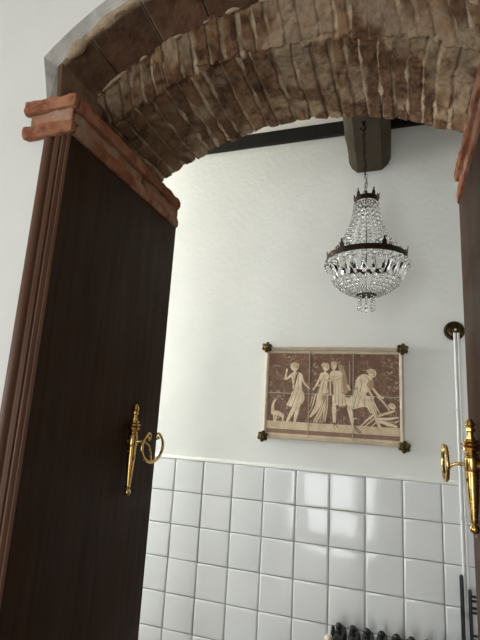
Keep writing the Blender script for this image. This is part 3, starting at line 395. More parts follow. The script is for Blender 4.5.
# mortar bead closing the slabs against the brick ring and the plaster edge
def bead(name, f, x0, x1, y, r, mat, seed):
    bm = bmesh.new(); pts, rr = [], []
    for x in np.linspace(x0, x1, 150):
        w = float(fbm((x, y, 0), 26, 3, seed)); pts.append(V(x, y+.003*w, f(x)+.004*w)); rr.append(max(.003, r*(1+.5*float(fbm((x, 1, y), 34, 3, seed+4)))))
    tube(bm, pts, rr, 8); o = adopt(mesh_obj(name, bm, mat, smooth=3.2), arch); n = len(o.data.vertices)
    if mat is MAT_BRICK: set_attrs(o, tone=[.6]*n, mort=[.75]*n)
bead('mortar_bead', lambda x: zout(x)+.002, .34, 1.432, -1.150, .0045, MAT_BRICK, 2)
bead('mortar_edge', lambda x: zout(x)+.056, .318, 1.454, -1.266, .013, MAT_BRICK, 6)
# short upright reveals between impost and slabs
for s in (-1, 1):
    fx = lambda x: x if s < 0 else 2*XC-x
    q8 = [(fx(x), y, z+Z0) for z, k_ in ((1.014, .016), (1.168, 0)) for x, y in ((.302+k_, -1.268), (.337, -1.118), (.300, -1.118), (.288+k_*.8, -1.268))]
    o = adopt(py_obj('reveal_brick', q8, [(0, 1, 2, 3), (4, 7, 6, 5), (0, 4, 5, 1), (1, 5, 6, 2), (2, 6, 7, 3), (3, 7, 4, 0)], MAT_SLAB), arch); set_attrs(o, tone=[.85]*8, mort=[.12]*8)
    bm = bmesh.new(); x0, x1 = sorted((fx(.2935), fx(.325))); box(bm, x0, x1, -1.112, -.702, Z0+1.014, Z0+1.085, .004)
    o = adopt(mesh_obj('springer_brick', bm, MAT_BRICK), arch); set_attrs(o, tone=[.5]*len(o.data.vertices), mort=[.2]*len(o.data.vertices))

# ================================================================ IMPOSTS (thin terracotta courses) and WOOD JAMBS
def rough_box(x0, x1, y0, y1, z0, z1, res, amp, seed, edge=.0045):
    """box of displaced grid faces with worn edges; returns verts, faces, points"""
    nx_, ny_, nz_ = [max(2, int((b-a)/res)+1) for a, b in ((x0, x1), (y0, y1), (z0, z1))]
    bm = bmesh.new(); cache = {}
    def vert(i, j, k):
        if (i, j, k) not in cache: cache[(i, j, k)] = bm.verts.new((x0+(x1-x0)*i/nx_, y0+(y1-y0)*j/ny_, z0+(z1-z0)*k/nz_+Z0))
        return cache[(i, j, k)]
    for k in (0, nz_):
        for i in range(nx_):
            for j in range(ny_): bm.faces.new((vert(i, j, k), vert(i+1, j, k), vert(i+1, j+1, k), vert(i, j+1, k)))
    for j in (0, ny_):
        for i in range(nx_):
            for k in range(nz_): bm.faces.new((vert(i, j, k), vert(i+1, j, k), vert(i+1, j, k+1), vert(i, j, k+1)))
    for i in (0, nx_):
        for j in range(ny_):
            for k in range(nz_): bm.faces.new((vert(i, j, k), vert(i, j+1, k), vert(i, j+1, k+1), vert(i, j, k+1)))
    p = np.array([v.co[:] for v in bm.verts]); c = np.array([(x0+x1)/2, (y0+y1)/2, (z0+z1)/2+Z0]); h = np.array([x1-x0, y1-y0, z1-z0])/2
    dist = h-np.abs(p-c); near = (dist < edge*1.5).sum(1); dirv = -np.sign(p-c)*(dist < 1e-6)
    wear = np.clip(near-1, 0, 2)[:, None]*edge*(.2+.45*(fbm(p, 30, 4, seed)[:, None]+.3))
    q = p+dirv*np.clip(wear, 0, None)+dirv*amp*(fbm(p, 45, 4, seed+3)[:, None])
    for v, co in zip(bm.verts, q): v.co = co
    return bm, p, near
def impost(s, label):
    t = thing('brick_impost', label, 'impost', V(XC+s*.50, -1.0, .902), 'brick imposts of the arch')
    for q, (z0, z1, xi_, xw, yf, tn, mo) in enumerate(((.902, .9385, .4085, .248, -1.314, .55, .05), (.9395, .9745, .3995, .266, -1.307, .7, .55), (.9755, 1.013, .4105, .245, -1.316, .5, .05))):
        cuts = [(-1.296+.001, -.95), (-.949, -.692)] 
        xa, xb = .308, xi_
        for w, (y0, y1) in enumerate(cuts):
            X0, X1 = sorted((XC+s*(XC-xa), XC+s*(XC-xb))) 
            bm, p, near = rough_box(X0, X1, y0, y1, z0, z1, .006, .0013, q*5+w+(20 if s > 0 else 0))
            o = adopt(mesh_obj('course_brick', bm, MAT_IMPOST, smooth=.9), t)
            set_attrs(o, tone=np.clip(tn-.12*w+.5*fbm(p, 18, 4, q), 0, 1), mort=np.clip(mo*.8+.9*fbm(p, 16, 4, 9+q)-.25+.15*w, 0, .85))
        X0, X1 = sorted((XC+s*(XC-xw), XC+s*(XC-xi_)))
        bm, p, near = rough_box(X0, X1, yf, -1.2965, z0, z1, .005, .0014, q*5+3+(20 if s > 0 else 0))
        o = adopt(mesh_obj('front_brick', bm, MAT_IMPOST, smooth=.9), t)
        set_attrs(o, tone=np.clip(tn+.1+.5*fbm(p, 18, 4, q), 0, 1), mort=np.clip(mo+.9*fbm(p, 16, 4, 9+q)-.3, 0, .85))
    return t
impost(-1, 'three thin terracotta brick courses jutting out on top of the dark left door jamb')
impost(1, 'terracotta brick courses on top of the brown right door jamb, cut by the picture edge')
def jamb(s, label):
    t = thing('door_jamb', label, 'door jamb', V(XC+s*.49, -1.0, -Z0), 'wooden door jambs')
    fx = lambda x: XC+s*(XC-x)
    bm = bmesh.new(); X0, X1 = sorted((fx(.387), fx(.4005))); box(bm, X0, X1, -1.2960, -.697, 0, Z0+.901, .0015); X2, X3 = sorted((fx(.3976), fx(.4005))); box(bm, X2, X3, -1.3005, -1.2950, 0, Z0+.901, .0008); adopt(mesh_obj('panel', bm, MAT_WOOD), t)
    MS = lambda q: (.3972-(.4015-q[0])*.84, q[1]+(.007 if q[1] < -1.3 else 0)) 
    prof = [(.307, -1.2965), (.307, -1.306)]+[(.3235+.0155*math.cos(a), -1.306-.013*math.sin(a)) for a in np.linspace(math.pi, 0, 9)]
    prof += [(.341, -1.304), (.345, -1.304), (.347, -1.310), (.356, -1.313), (.364, -1.309), (.366, -1.303), (.370, -1.303), (.372, -1.309), (.379, -1.311), (.384, -1.307), (.386, -1.302), (.390, -1.303), (.393, -1.309), (.398, -1.311), (.4015, -1.307), (.4015, -1.2968)]
    prof = [MS(q) for q in prof]
    bm = bmesh.new(); A = [bm.verts.new(V(fx(x), y, -Z0)) for x, y in prof]; Bt = [bm.verts.new(V(fx(x), y, .9010)) for x, y in prof]
    for i in range(len(prof)): j = (i+1) % len(prof); bm.faces.new((A[i], A[j], Bt[j], Bt[i]))
    bm.faces.new(A); bm.faces.new(Bt[::-1]); adopt(mesh_obj('moulding', bm, MAT_MOULD, smooth=.6), t)
    return t
jamb(-1, 'very dark wooden jamb panel with a moulded brown edge on the left of the doorway')
jamb(1, 'lit brown wooden jamb panel on the right side of the doorway')

# ================================================================ TIMBER, CEILING BEAM
bm = bmesh.new(); box(bm, XL+.002, XR-.002, -.022, -.001, Z0+1.660, Z0+CEIL-.001, .002)
tag(mesh_obj('wall_plate', bm, MAT_PLATE), 'black timber strip along the top of the white wall', 'timber')
bm = bmesh.new(); x0, x1, zb, ch = .972, 1.170, 1.430, .046
sect = [(x0, CEIL-.001), (x0, zb+ch*1.25), (x0+.012, zb+ch*.6), (x0+ch*.9, zb), (x1-ch*.9, zb), (x1-.012, zb+ch*.6), (x1, zb+ch*1.25), (x1, CEIL-.001)]
ys = np.linspace(-.024, YF+.003, 24); prev = None
for y in ys:
    sk = .012*(y/-.7)
    cur = [bm.verts.new(V(x+sk*(1 if x < 1.07 else .25)+.003*float(fbm((x, y, z), 9, 2, 4)), y, z+(.003*float(fbm((x, y, z), 9, 2, 8)) if z < CEIL-.01 else 0))) for x, z in sect]
    if prev:
        for k in range(len(sect)): bm.faces.new((prev[k], prev[(k+1) % len(sect)], cur[(k+1) % len(sect)], cur[k]))
    else: bm.faces.new(cur)
    prev = cur
bm.faces.new(prev[::-1])
tag(mesh_obj('ceiling_beam', bm, MAT_BEAM, smooth=.5), 'dark brown ceiling beam with rounded lower edges, the chandelier hanging under it', 'beam')

# ================================================================ CHANDELIER
CX, CY = 1.078, -.415
ch = thing('chandelier', 'crystal basket chandelier hanging on a chain from the dark beam', 'chandelier', V(CX, CY, .862))
def cpart(name, bm, mat, smooth=None, parent=None):
    me_root = parent or ch
    return adopt(mesh_obj(name, bm, mat, smooth=smooth), me_root) if parent is None else child(mesh_obj(name, bm, mat, smooth=smooth), parent)
def child(o, par):
    o.parent = par; o.matrix_parent_inverse = par.matrix_world.inverted(); return o
hx = 1.066; bm = bmesh.new()
lathe(bm, [(0, .012), (.013, .012), (.015, .004), (.007, 0), (.006, -.012), (0, -.012)], V(hx, CY, 1.428), (0, 0, 1), 12)
tube(bm, [V(hx, CY, 1.416)+Vector((.011*math.sin(a), 0, -.011+.011*math.cos(a))) for a in np.linspace(0, 1.7*math.pi, 14)], .0024, 6)
cpart('hook', bm, MAT_DARK, .7)
ztop, zbot = 1.400, 1.122; n = 15
for i in range(n):
    L = (ztop-zbot)/n; zc = ztop-L*(i+.5); hl = L*.62; wdt = .0055; bm = bmesh.new(); pts = []
    cx = hx+(CX-hx)*(i+.5)/n
    for a in np.linspace(0, 2*math.pi, 12, endpoint=False):
        q = Vector((wdt*math.cos(a), 0, 0)) if i % 2 else Vector((0, wdt*math.cos(a), 0)); pts.append(V(cx, CY, zc)+q+Vector((0, 0, hl*math.sin(a))))
    tube(bm, pts, .0017, 6, True); cpart('chain_link', bm, MAT_CHROME if i >= n-4 else MAT_DARK, .9)
# wire along the chain
bm = bmesh.new(); tube(bm, [V(hx+(CX-hx)*t+.005*math.sin(t*26), CY+.005*math.cos(t*26), 1.412-(1.412-1.10)*t) for t in np.linspace(0, 1, 60)], .0014, 5); cpart('flex', bm, MAT_DARK, 3.2)
def circ(r, z, n=40): return [V(CX+r*math.cos(2*math.pi*k/n), CY+r*math.sin(2*math.pi*k/n), z) for k in range(n)]
def band(name, r, z0, z1, th, n=56):
    bm = bmesh.new(); lathe_open(bm, [(r, z0), (r+th, z0), (r+th*1.25, (z0+z1)/2), (r+th, z1), (r, z1)], n); return cpart(name, bm, MAT_DARK, .6)
def lathe_open(bm, prof, n):
    R = [[bm.verts.new(V(CX+r*math.cos(2*math.pi*k/n), CY+r*math.sin(2*math.pi*k/n), z)) for k in range(n)] for r, z in prof]
    for i in range(len(R)):
        A, B = R[i], R[(i+1) % len(R)]
        for k in range(n): bm.faces.new((A[k], A[(k+1) % n], B[(k+1) % n], B[k]))
crown = band('crown_band', .043, 1.072, 1.092, .003, 32)
bm = bmesh.new()
for k in range(3):
    a = 2*math.pi*k/3+.3; tube(bm, [V(CX+.044*math.cos(a), CY+.044*math.sin(a), 1.083), V(CX, CY, 1.090)], .002, 6)
tube(bm, [V(CX, CY, 1.086), V(CX, CY, 1.124)], .004, 8); child(mesh_obj('crown_spider', bm, MAT_DARK, smooth=.9), crown)
def leaf(a, r, z, h, w):
    bm = bmesh.new(); c, s_ = math.cos(a), math.sin(a); out = []
    o = [(-w, 0), (-w*.7, h*.45), (-w*.25, h*.62), (-w*.35, h*.8), (0, h), (w*.35, h*.8), (w*.25, h*.62), (w*.7, h*.45), (w, 0)]
    for dr in (0, .003):
        out.append([bm.verts.new(V(CX+(r+dr+.12*zz)*c-x*s_, CY+(r+dr+.12*zz)*s_+x*c, z+zz)) for x, zz in o])
    bm.faces.new(out[0]); bm.faces.new(out[1][::-1])
    for i in range(len(o)): j = (i+1) % len(o); bm.faces.new((out[0][i], out[1][i], out[1][j], out[0][j]))
    return bm
def curl(a, r, z, q):
    bm = bmesh.new(); c, s_ = math.cos(a), math.sin(a); pts = []
    for t in np.linspace(-.5*math.pi, 1.2*math.pi, 14): pts.append(V(CX+r*c-q*math.cos(t)*s_, CY+r*s_+q*math.cos(t)*c, z+q+q*math.sin(t)))
    tube(bm, pts, .0016, 6); return bm
for k in range(5):
    a = math.radians(-125+72*k); child(mesh_obj('crown_leaf', leaf(a, .046, 1.090, .030, .008), MAT_DARK), crown); child(mesh_obj('crown_scroll', curl(a+.55, .046, 1.091, .005), MAT_DARK, smooth=.9), crown)
RR = .146
hoop = band('main_hoop', RR, .826, .847, .0035, 72)
for k in range(6):
    a = math.radians(-62+60*k); child(mesh_obj('hoop_leaf', leaf(a, RR, .847, .034, .010), MAT_DARK), hoop)
    for da in (-.17, .17): child(mesh_obj('hoop_scroll', curl(a+da, RR, .847, .006), MAT_DARK, smooth=.9), hoop)
# bead strands from the crown out to the hoop
NS = 18
gem = bmesh.new(); bmesh.ops.create_icosphere(gem, subdivisions=2, radius=1.0); GV = [v.co.copy() for v in gem.verts]; GF = [[v.index for v in f.verts] for f in gem.faces]; gem.free()
def beads(specs):
    vs, fs = [], []
    for c, r, tz in specs:
        b = len(vs); M_ = Matrix.Rotation(rnd.random()*6, 3, 'Z')
        vs += [Vector(c)+Vector((r*q.x, r*q.y, r*tz*q.z)) for q in (M_ @ g for g in GV)]; fs += [tuple(b+i for i in f) for f in GF]
    return vs, fs
for k in range(NS):
    a = 2*math.pi*k/NS; sp = []; L = 12
    for i in range(L):
        t = (i+.5)/L; r = .043+(RR-.008-.043)*(t**2.5*.85+t*.15); z = 1.070-(1.070-.847)*t; sp.append((V(CX+r*math.cos(a), CY+r*math.sin(a), z), .0078+.003*t, 1.1))
    v, f = beads(sp); adopt(py_obj('bead_strand', v, f, MAT_CRYSTAL), ch)
NB = 26
for k in range(NB):
    a = 2*math.pi*(k+.5)/NB; c, s_ = math.cos(a), math.sin(a)
    v, f = beads([(V(CX+.150*c, CY+.150*s_, .814), .0105, 1.15), (V(CX+.151*math.cos(a+.12), CY+.151*math.sin(a+.12), .803), .0085, 1.0)]); adopt(py_obj('octagon_drop', v, f, MAT_CRYSTAL), ch)
    # long cut prism leaning inwards
    p0, p1 = V(CX+.149*c, CY+.149*s_, .803), V(CX+.120*c, CY+.120*s_, .745); d = p1-p0; tn_ = Vector((-s_, c, 0)); nn = tn_.cross(d).normalized(); bm = bmesh.new(); rings = []
    for t, w in ((0, .002), (.12, .006), (.7, .0115), (.9, .008), (1, .001)):
        rings.append([bm.verts.new(p0+d*t+tn_*(w*math.cos(h))+nn*(w*.6*math.sin(h))) for h in [math.pi*2*q/6 for q in range(6)]])
    for A, B_ in zip(rings, rings[1:]):
        for q in range(6): bm.faces.new((A[q], A[(q+1) % 6], B_[(q+1) % 6], B_[q]))
    bm.faces.new(rings[0]); bm.faces.new(rings[-1][::-1]); adopt(mesh_obj('cut_prism', bm, MAT_CRYSTAL), ch)
    sp = []
    for i in range(6):
        t = (i+.5)/6; r = .120-(.120-.038)*t; z = .750-.048*math.sin(t*math.pi/2)-.002; sp.append((V(CX+r*math.cos(a+.08), CY+r*math.sin(a+.08), z), .0105-.004*t, 1))
    v, f = beads(sp); adopt(py_obj('basket_strand', v, f, MAT_CRYSTAL), ch)
band('bottom_hoop', .034, .694, .702, .003, 32)
bm = bmesh.new(); tube(bm, [V(CX, CY, 1.09), V(CX, CY, .70)], .0018, 8); lathe(bm, [(0, 0), (.034, 0), (.034, .003), (0, .003)], V(CX, CY, .697), (0, 0, 1), 24); cpart('stem', bm, MAT_DARK, .6)
for k in range(9):
    a = 2*math.pi*k/8; r = .028 if k < 8 else 0; sp = [(V(CX+r*math.cos(a), CY+r*math.sin(a), .688-.0105*i), .0045, 1.1) for i in range(3)]+[(V(CX+r*math.cos(a), CY+r*math.sin(a), .646-(.008 if k == 8 else 0)), .0065, 1.7)]
    v, f = beads(sp); adopt(py_obj('pendant_drop', v, f, MAT_CRYSTAL), ch)

# ================================================================ TILE MURAL
mu = thing('tile_mural', 'sepia painted tile picture of classical figures on the white wall above the tiles', 'picture', V(.8985, 0, .34))
YM = -.0145
bm = bmesh.new(); box(bm, .594, 1.203, -.0105, -.001, Z0+.136, Z0+.556); adopt(mesh_obj('backing', bm, MAT_TILEGROUT), mu)
for i in range(3):
    for j in range(2):
        bm = bmesh.new(); x0 = .6015+.1982*i; z0 = .1435+.1985*j; box(bm, x0, x0+.1958, -.0142, -.010, Z0+z0, Z0+z0+.196, .0012); adopt(mesh_obj('painted_tile', bm, MAT_MURAL), mu)
def strip(name, mat, z0, z1, yy, x0=.602, x1=1.195):
    bm = bmesh.new()
    for i in range(3): a = .6015+.1982*i; box(bm, max(x0, a+.0008), min(x1, a+.1950), yy-.0006, -.0138, Z0+z0, Z0+z1)
    adopt(mesh_obj(name, bm, mat), mu)
strip('ground_strip', MAT_GROUND, .176, .2110, -.0143); strip('brown_band', MAT_BAND, .157, .176, -.0143); strip('lower_border', MAT_GROUND, .1445, .157, -.0143); strip('upper_border', MAT_BORDER, .5295, .5385, -.0143)
layers = {0: [], 1: [], 2: [], 3: []}; order = 0
def stroke(pts, ws):
    L, R = [], []
    if len(pts) > 2:      # smooth
        P_ = [Vector(p) for p in pts]; q, w2 = [], []
        for i in range(len(P_)-1):
            a0 = P_[max(0, i-1)]; b0 = P_[i]; c0 = P_[i+1]; d0 = P_[min(len(P_)-1, i+2)]
            for t in (0, .33, .67): q.append(.5*((2*b0)+(c0-a0)*t+(2*a0-5*b0+4*c0-d0)*t*t+(3*b0-a0-3*c0+d0)*t**3)); w2.append(ws[i]*(1-t)+ws[i+1]*t)
        q.append(P_[-1]); w2.append(ws[-1])
    else: q, w2 = [Vector(p) for p in pts], list(ws)
    w2 = [w*1.15 for w in w2]
    for i, p in enumerate(q):
        d = (q[min(i+1, len(q)-1)]-q[max(i-1, 0)]).normalized(); n_ = Vector((-d.y, d.x)); L.append(p+n_*w2[i]/2); R.append(p-n_*w2[i]/2)
    d0 = (q[1]-q[0]).normalized(); d1 = (q[-1]-q[-2]).normalized()
    cap = lambda c, d, w, s: [c+s*w/2*(math.cos(t)*d)+w/2*math.sin(t)*Vector((-d.y, d.x)) for t in (-.9, 0, .9)]
    e1 = cap(q[-1], d1, w2[-1], 1); e0 = cap(q[0], d0, w2[0], -1)
    return L+e1[::-1]+R[::-1]+e0
def smooth_poly(p):
    P_ = [Vector(q) for q in p]; n = len(P_); out = []
    for i in range(n):
        a, b = P_[i], P_[(i+1) % n]; out += [a*.78+b*.22, a*.22+b*.78]
    return out
bms = [bmesh.new() for _ in range(4)]
for it in MURAL:
    out = smooth_poly(it[2]) if it[0] == 'p' else stroke(it[2], it[3]); order += 1
    yy = -.0146-.000012*order; bmx = bms[it[1]]
    f_ = [bmx.verts.new(V(p[0], yy, p[1])) for p in out]; b_ = [bmx.verts.new(V(p[0], -.0140, p[1])) for p in out]
    bmx.faces.new(f_); n = len(out)
    for i in range(n): bmx.faces.new((f_[i], f_[(i+1) % n], b_[(i+1) % n], b_[i]))
for bmx, nm, mt in zip(bms, ('painted_figures', 'painted_folds', 'painted_accents', 'painted_hair'), MAT_TONE): adopt(mesh_obj(nm, bmx, mt), mu)
# seam lines between the tiles stay visible over the figures
bm = bmesh.new()
for x in (.7985, .9967): box(bm, x-.0011, x+.0011, -.0166, -.0139, Z0+.144, Z0+.539)
box(bm, .602, 1.195, -.0166, -.0139, Z0+.3398, Z0+.3418); adopt(mesh_obj('tile_seams', bm, MAT_TILEGROUT), mu)
# moulded ceramic border
def border(pts, name):
    pr = [(0, -.001), (0, -.016), (.003, -.020), (.008, -.021), (.011, -.018), (.013, -.0185), (.0155, -.0165), (.0165, -.013), (.0165, -.001)]
    bm = bmesh.new(); (xa, za), (xb, zb_), (nx_, nz_) = pts; A = []
    for e, (x, z) in enumerate(((xa, za), (xb, zb_))):
        tx, tz = (1, 0) if nz_ else (0, 1)
        sg = 1 if e == 0 else -1
        A.append([bm.verts.new(V(x+nx_*d+sg*tx*d, y, z+nz_*d+sg*tz*d)) for d, y in pr])
    for k in range(len(pr)-1): bm.faces.new((A[0][k], A[0][k+1], A[1][k+1], A[1][k]))
    bm.faces.new(A[0]); bm.faces.new(A[1][::-1]); adopt(mesh_obj(name, bm, MAT_BORDER, smooth=.5), mu)
x0, x1, z0, z1 = .587, 1.211, .131, .559
border(((x0, z0), (x1, z0), (0, 1)), 'border_rail'); border(((x0, z1), (x1, z1), (0, -1)), 'border_rail'); border(((x0, z0), (x0, z1), (1, 0)), 'border_rail'); border(((x1, z0), (x1, z1), (-1, 0)), 'border_rail')
def rosette_bm(c, r):
    bm = bmesh.new(); n = 48; rows = []
    for q, (f, h) in enumerate(((1.0, 0), (1.0, .004), (.8, .008), (.5, .0065), (.36, .0095), (.22, .011), (.1, .009))):
        row = []
        for k in range(n):
            a = 2*math.pi*k/n; pet = 1-.24*(abs(math.cos(3*a+.4))**5)*(1 if q < 4 else 0); hh = h*(1-.35*(abs(math.cos(3*a+.4))**5) if 1 < q < 4 else 1)
            row.append(bm.verts.new(Vector(c)+Vector((r*f*pet*math.cos(a), -hh, r*f*pet*math.sin(a)))))
        rows.append(row)
    for A, B_ in zip(rows, rows[1:]):
        for k in range(n): bm.faces.new((A[k], A[(k+1) % n], B_[(k+1) % n], B_[k]))
    bm.faces.new(rows[0][::-1]); bm.faces.new(rows[-1]); return bm
for x, z in ((.590, .556), (1.209, .552), (1.211, .134), (.588, .138)): adopt(mesh_obj('corner_rosette', rosette_bm(V(x, -.0205, z), .026), MAT_BRONZE, smooth=.8), mu)

# ================================================================ CURTAIN HOLDBACKS
def holdback(s, label):
    xw = .4005 if s > 0 else 2*XC-.4005          # s: direction away from the jamb
    y, z = (-.880, .128) if s > 0 else (-.850, .136)
    t = thing('curtain_holdback', label, 'holdback', V(xw, y, z), 'brass holdbacks on the door jambs')
    px = xw+s*.017; kr = 1.0 if s > 0 else 1.18
    def lathe(bm, prof, o, ax, n=24, _l=globals()['lathe']): _l(bm, [(r*kr, q) for r, q in prof], o, ax, n)
    bm = bmesh.new(); lathe(bm, [(0, .050), (.004, .049), (.009, .042), (.0105, .034), (.007, .028), (.010, .026), (.0100, .020), (.006, .016), (.0065, .0), (0, 0)], V(px, y, z+.062), (0, 0, 1), 20); adopt(mesh_obj('finial', bm, MAT_BRASS, smooth=.6), t)
    bm = bmesh.new()
    lathe(bm, [(0, .068), (.009, .068), (.009, .062), (.014, .060), (.0155, .056), (.010, .053), (.018, .051), (.0200, .047), (.012, .043), (.0175, .041), (.0185, .036), (.011, .033), (.009, .030), (.013, .027), (.014, .024), (.0085, .020), (0, .020)], V(px, y, z), (0, 0, 1), 24); adopt(mesh_obj('turned_collar', bm, MAT_BRASS, smooth=.6), t)
    bm = bmesh.new(); lathe(bm, [(0, .021), (.012, .021), (.0150, .016), (.0150, -.010), (.0125, -.016), (0, -.016)], V(px, y, z), (0, 0, 1), 24)
    lathe(bm, [(0, 0), (.013, 0), (.013, .008), (.009, .012), (.009, .017), (0, .017)], V(xw+.0005*s, y, z), (s, 0, 0), 20); adopt(mesh_obj('hub', bm, MAT_BRASS, smooth=.6), t)
    bm = bmesh.new(); lathe(bm, [(0, -.015), (.0135, -.015), (.0130, -.035), (.0105, -.085), (.0070, -.128), (.0090, -.131), (.0050, -.135), (0, -.135)], V(px, y, z), (0, 0, 1), 16); adopt(mesh_obj('tapered_tail', bm, MAT_BRASS, smooth=.6), t)
    bm = bmesh.new(); lathe(bm, [(0, .010), (.006, .009), (.0095, .003), (.0100, -.002), (.008, -.008), (.003, -.0115), (0, -.012)], V(px, y, z-.146), (0, 0, 1), 16); adopt(mesh_obj('tail_ball', bm, MAT_BRASS, smooth=.8), t)
    # C-scroll in a plane parallel to the jamb, carried on an arm
    xr = xw+s*(.068 if s > 0 else .075); yc, zc = (y+.036, z-.015) if s > 0 else (y+.02, z+.001); W, H = .066, .045
    pts = []
    for a in np.linspace(math.radians(118), math.radians(422), 44): pts.append(V(xr, yc+W*math.cos(a), zc+H*math.sin(a)+.001))
    def scroll(cen, r, a0, a1, n=12): return [V(xr, cen[0]+r*(1-.55*k/(n-1))*math.cos(a0+(a1-a0)*k/(n-1)), cen[1]+r*(1-.55*k/(n-1))*math.sin(a0+(a1-a0)*k/(n-1))) for k in range(n)]
    e0, e1 = pts[0], pts[-1]
    s0 = scroll((e0.y+.003, e0.z-Z0-.011), .012, math.radians(100), math.radians(-170)); s1 = scroll((e1.y-.004, e1.z-Z0-.011), .012, math.radians(60), math.radians(330))
    full = s0[::-1]+pts+s1; nF = len(full); rr = [.0028+.0022*math.sin(math.pi*min(1, max(0, (i-6)/(nF-12)))) for i in range(nF)]
    bm = bmesh.new(); tube(bm, full, rr, 10); ico(bm, full[0], .0050, 2); ico(bm, full[-1], .0050, 2); adopt(mesh_obj('scroll_hook', bm, MAT_BRASS, smooth=3.2), t)
    bm = bmesh.new(); mid = V(xr-s*.004, yc, zc-H+.003)
    p0 = V(xw+s*.026, y, z); arm = []
    c1, c2 = V(xw+s*.060, y+.004, z+.004), V(xr-s*.002, yc-.006*s, z-.004)
    for t_ in np.linspace(0, 1, 16): arm.append((1-t_)**3*p0+3*t_*(1-t_)**2*c1+3*t_*t_*(1-t_)*c2+t_**3*mid)
    tube(bm, arm, [.0050-.0012*math.sin(math.pi*i/15) for i in range(16)], 10); adopt(mesh_obj('arm', bm, MAT_BRASS, smooth=3.2), t)
    return t
holdback(1, 'dull brass scroll holdback on the dark left door jamb')
holdback(-1, 'shiny gold brass holdback on the brown right door jamb, its scroll seen edge on')

# ================================================================ PIPE, RADIATORS
cp = thing('wall_pipe', 'thin white pipe running down the wall from a round brass rosette', 'pipe', V(1.428, 0, .637))
for x in (1.4215, 1.4345):
    bm = bmesh.new(); tube(bm, [V(x, -.0215, z) for z in (-Z0+.002, -.8, -.3, 0, .3, .625)], .0058, 12); adopt(mesh_obj('pipe', bm, MAT_PVC, smooth=.9), cp)
for zc in (.30, -.12, -.9):
    bm = bmesh.new(); box(bm, 1.412, 1.444, -.029, -.0130, Z0+zc-.004, Z0+zc+.004, .001); adopt(mesh_obj('pipe_clip', bm, MAT_PVC), cp)
bm = bmesh.new(); lathe(bm, [(0, 0), (.040, 0), (.0425, .004), (.041, .010), (.034, .013), (.030, .010), (.027, .014), (.018, .017), (.012, .014), (.010, .019), (0, .021)], V(1.422, -.001, .637), (0, -1, 0), 40); ro = adopt(mesh_obj('rosette', bm, MAT_BRONZE, smooth=.6), cp)
bm = bmesh.new(); lathe(bm, [(0, 0), (.005, 0), (.005, .003), (.003, .005), (0, .0055)], V(1.425, -.0205, .639), (0, -1, 0), 14); child(mesh_obj('screw', bm, MAT_IVORY, smooth=.8), ro)

rad = thing('column_radiator', 'black column radiator against the tiles, only its knobbed top showing', 'radiator', V(1.15, -.10, -Z0))
sx = .0535
for k in range(9):
    xk = .957+sx*k; zt = -.567
    bm = bmesh.new()
    for yy in (-.128, -.088, -.048): tube(bm, [V(xk, yy, -Z0+.10), V(xk, yy, zt-.05)], .014, 12)
    for zz in (zt-.045, -Z0+.11):
        pr = [(xk-.022, zz-.03), (xk+.022, zz-.03), (xk+.024, zz-.005), (xk+.018, zz+.022), (xk, zz+.032), (xk-.018, zz+.022), (xk-.024, zz-.005)]
        prism(bm, [(x, z+Z0) for x, z in pr], -.150, -.026)
    if k in (0, 8):
        for yy in (-.128, -.048): tube(bm, [V(xk, yy, -Z0+.002), V(xk, yy, -Z0+.11)], .012, 10)
    adopt(mesh_obj('radiator_section', bm, MAT_IRON, smooth=.7), rad)
    bm = bmesh.new(); lathe(bm, [(0, -.022), (.012, -.02), (.012, -.012), (.007, -.008), (.0125, -.001), (.014, .006), (.010, .013), (.004, .016), (0, .0165)], V(xk, -.105, zt+.003), (0, 0, 1), 14); adopt(mesh_obj('top_knob', bm, MAT_IRON, smooth=.8), rad)
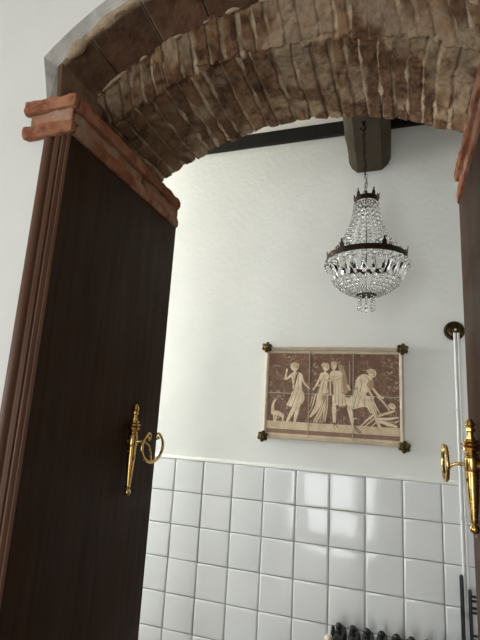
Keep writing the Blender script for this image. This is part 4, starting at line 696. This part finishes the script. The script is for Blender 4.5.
bm = bmesh.new(); tube(bm, [V(.92, -.105, -.66), V(.945, -.105, -.66)], .011, 10); tube(bm, [V(.92, -.105, -Z0+.002), V(.92, -.105, -.64)], .010, 10); adopt(mesh_obj('valve_pipe', bm, MAT_CHROME, smooth=.8), rad)
bm = bmesh.new(); lathe(bm, [(0, -.03), (.013, -.03), (.017, -.02), (.0175, .004), (.012, .012), (0, .013)], V(.918, -.105, -.612), (0, 0, 1), 16); adopt(mesh_obj('valve_cap', bm, MAT_IVORY, smooth=.7), rad)
bm = bmesh.new(); lathe(bm, [(0, 0), (.006, 0), (.008, .010), (.004, .018), (0, .019)], V(.933, -.095, -.585), (0, 0, 1), 12); lathe(bm, [(0, 0), (.009, 0), (.009, .022), (0, .022)], V(.933, -.095, -.607), (0, 0, 1), 12); adopt(mesh_obj('bleed_screw', bm, MAT_IRON, smooth=.7), rad)

tw = thing('towel_rail', 'slim dark chrome towel rail with black rungs at the right edge beside the tiles', 'towel rail', V(1.6, -.05, -Z0+.3))
for x, zt, r, mt in ((1.407, -.325, .0075, MAT_DKCHROME), (1.434, -.372, .0065, MAT_DKCHROME), (1.86, -.372, .0075, MAT_DKCHROME)):
    bm = bmesh.new(); tube(bm, [V(x, -.062, z) for z in (-Z0+.25, -.8, zt)], r, 14); ico(bm, V(x, -.062, zt), r, 2); adopt(mesh_obj('post', bm, mt, smooth=.9), tw)
    bm = bmesh.new()
    for z in (-.46, -1.05): tube(bm, [V(x, -.062, z), V(x, -.0125, z)], .005, 10)
    adopt(mesh_obj('wall_bracket', bm, MAT_CHROME, smooth=.9), tw)
bm = bmesh.new()
for z in (-.60, -1.0): tube(bm, [V(1.407, -.062, z), V(1.434, -.062, z)], .005, 10)
adopt(mesh_obj('post_link', bm, MAT_CHROME, smooth=.9), tw)
for z in (-.388, -.403, -.427, -.443, -.52, -.535, -.62, -.635, -.75, -.765, -.88, -.895):
    bm = bmesh.new(); tube(bm, [V(1.434, -.066, z), V(1.86, -.066, z)], .0045, 10); adopt(mesh_obj('rung', bm, MAT_IRON, smooth=.9), tw)
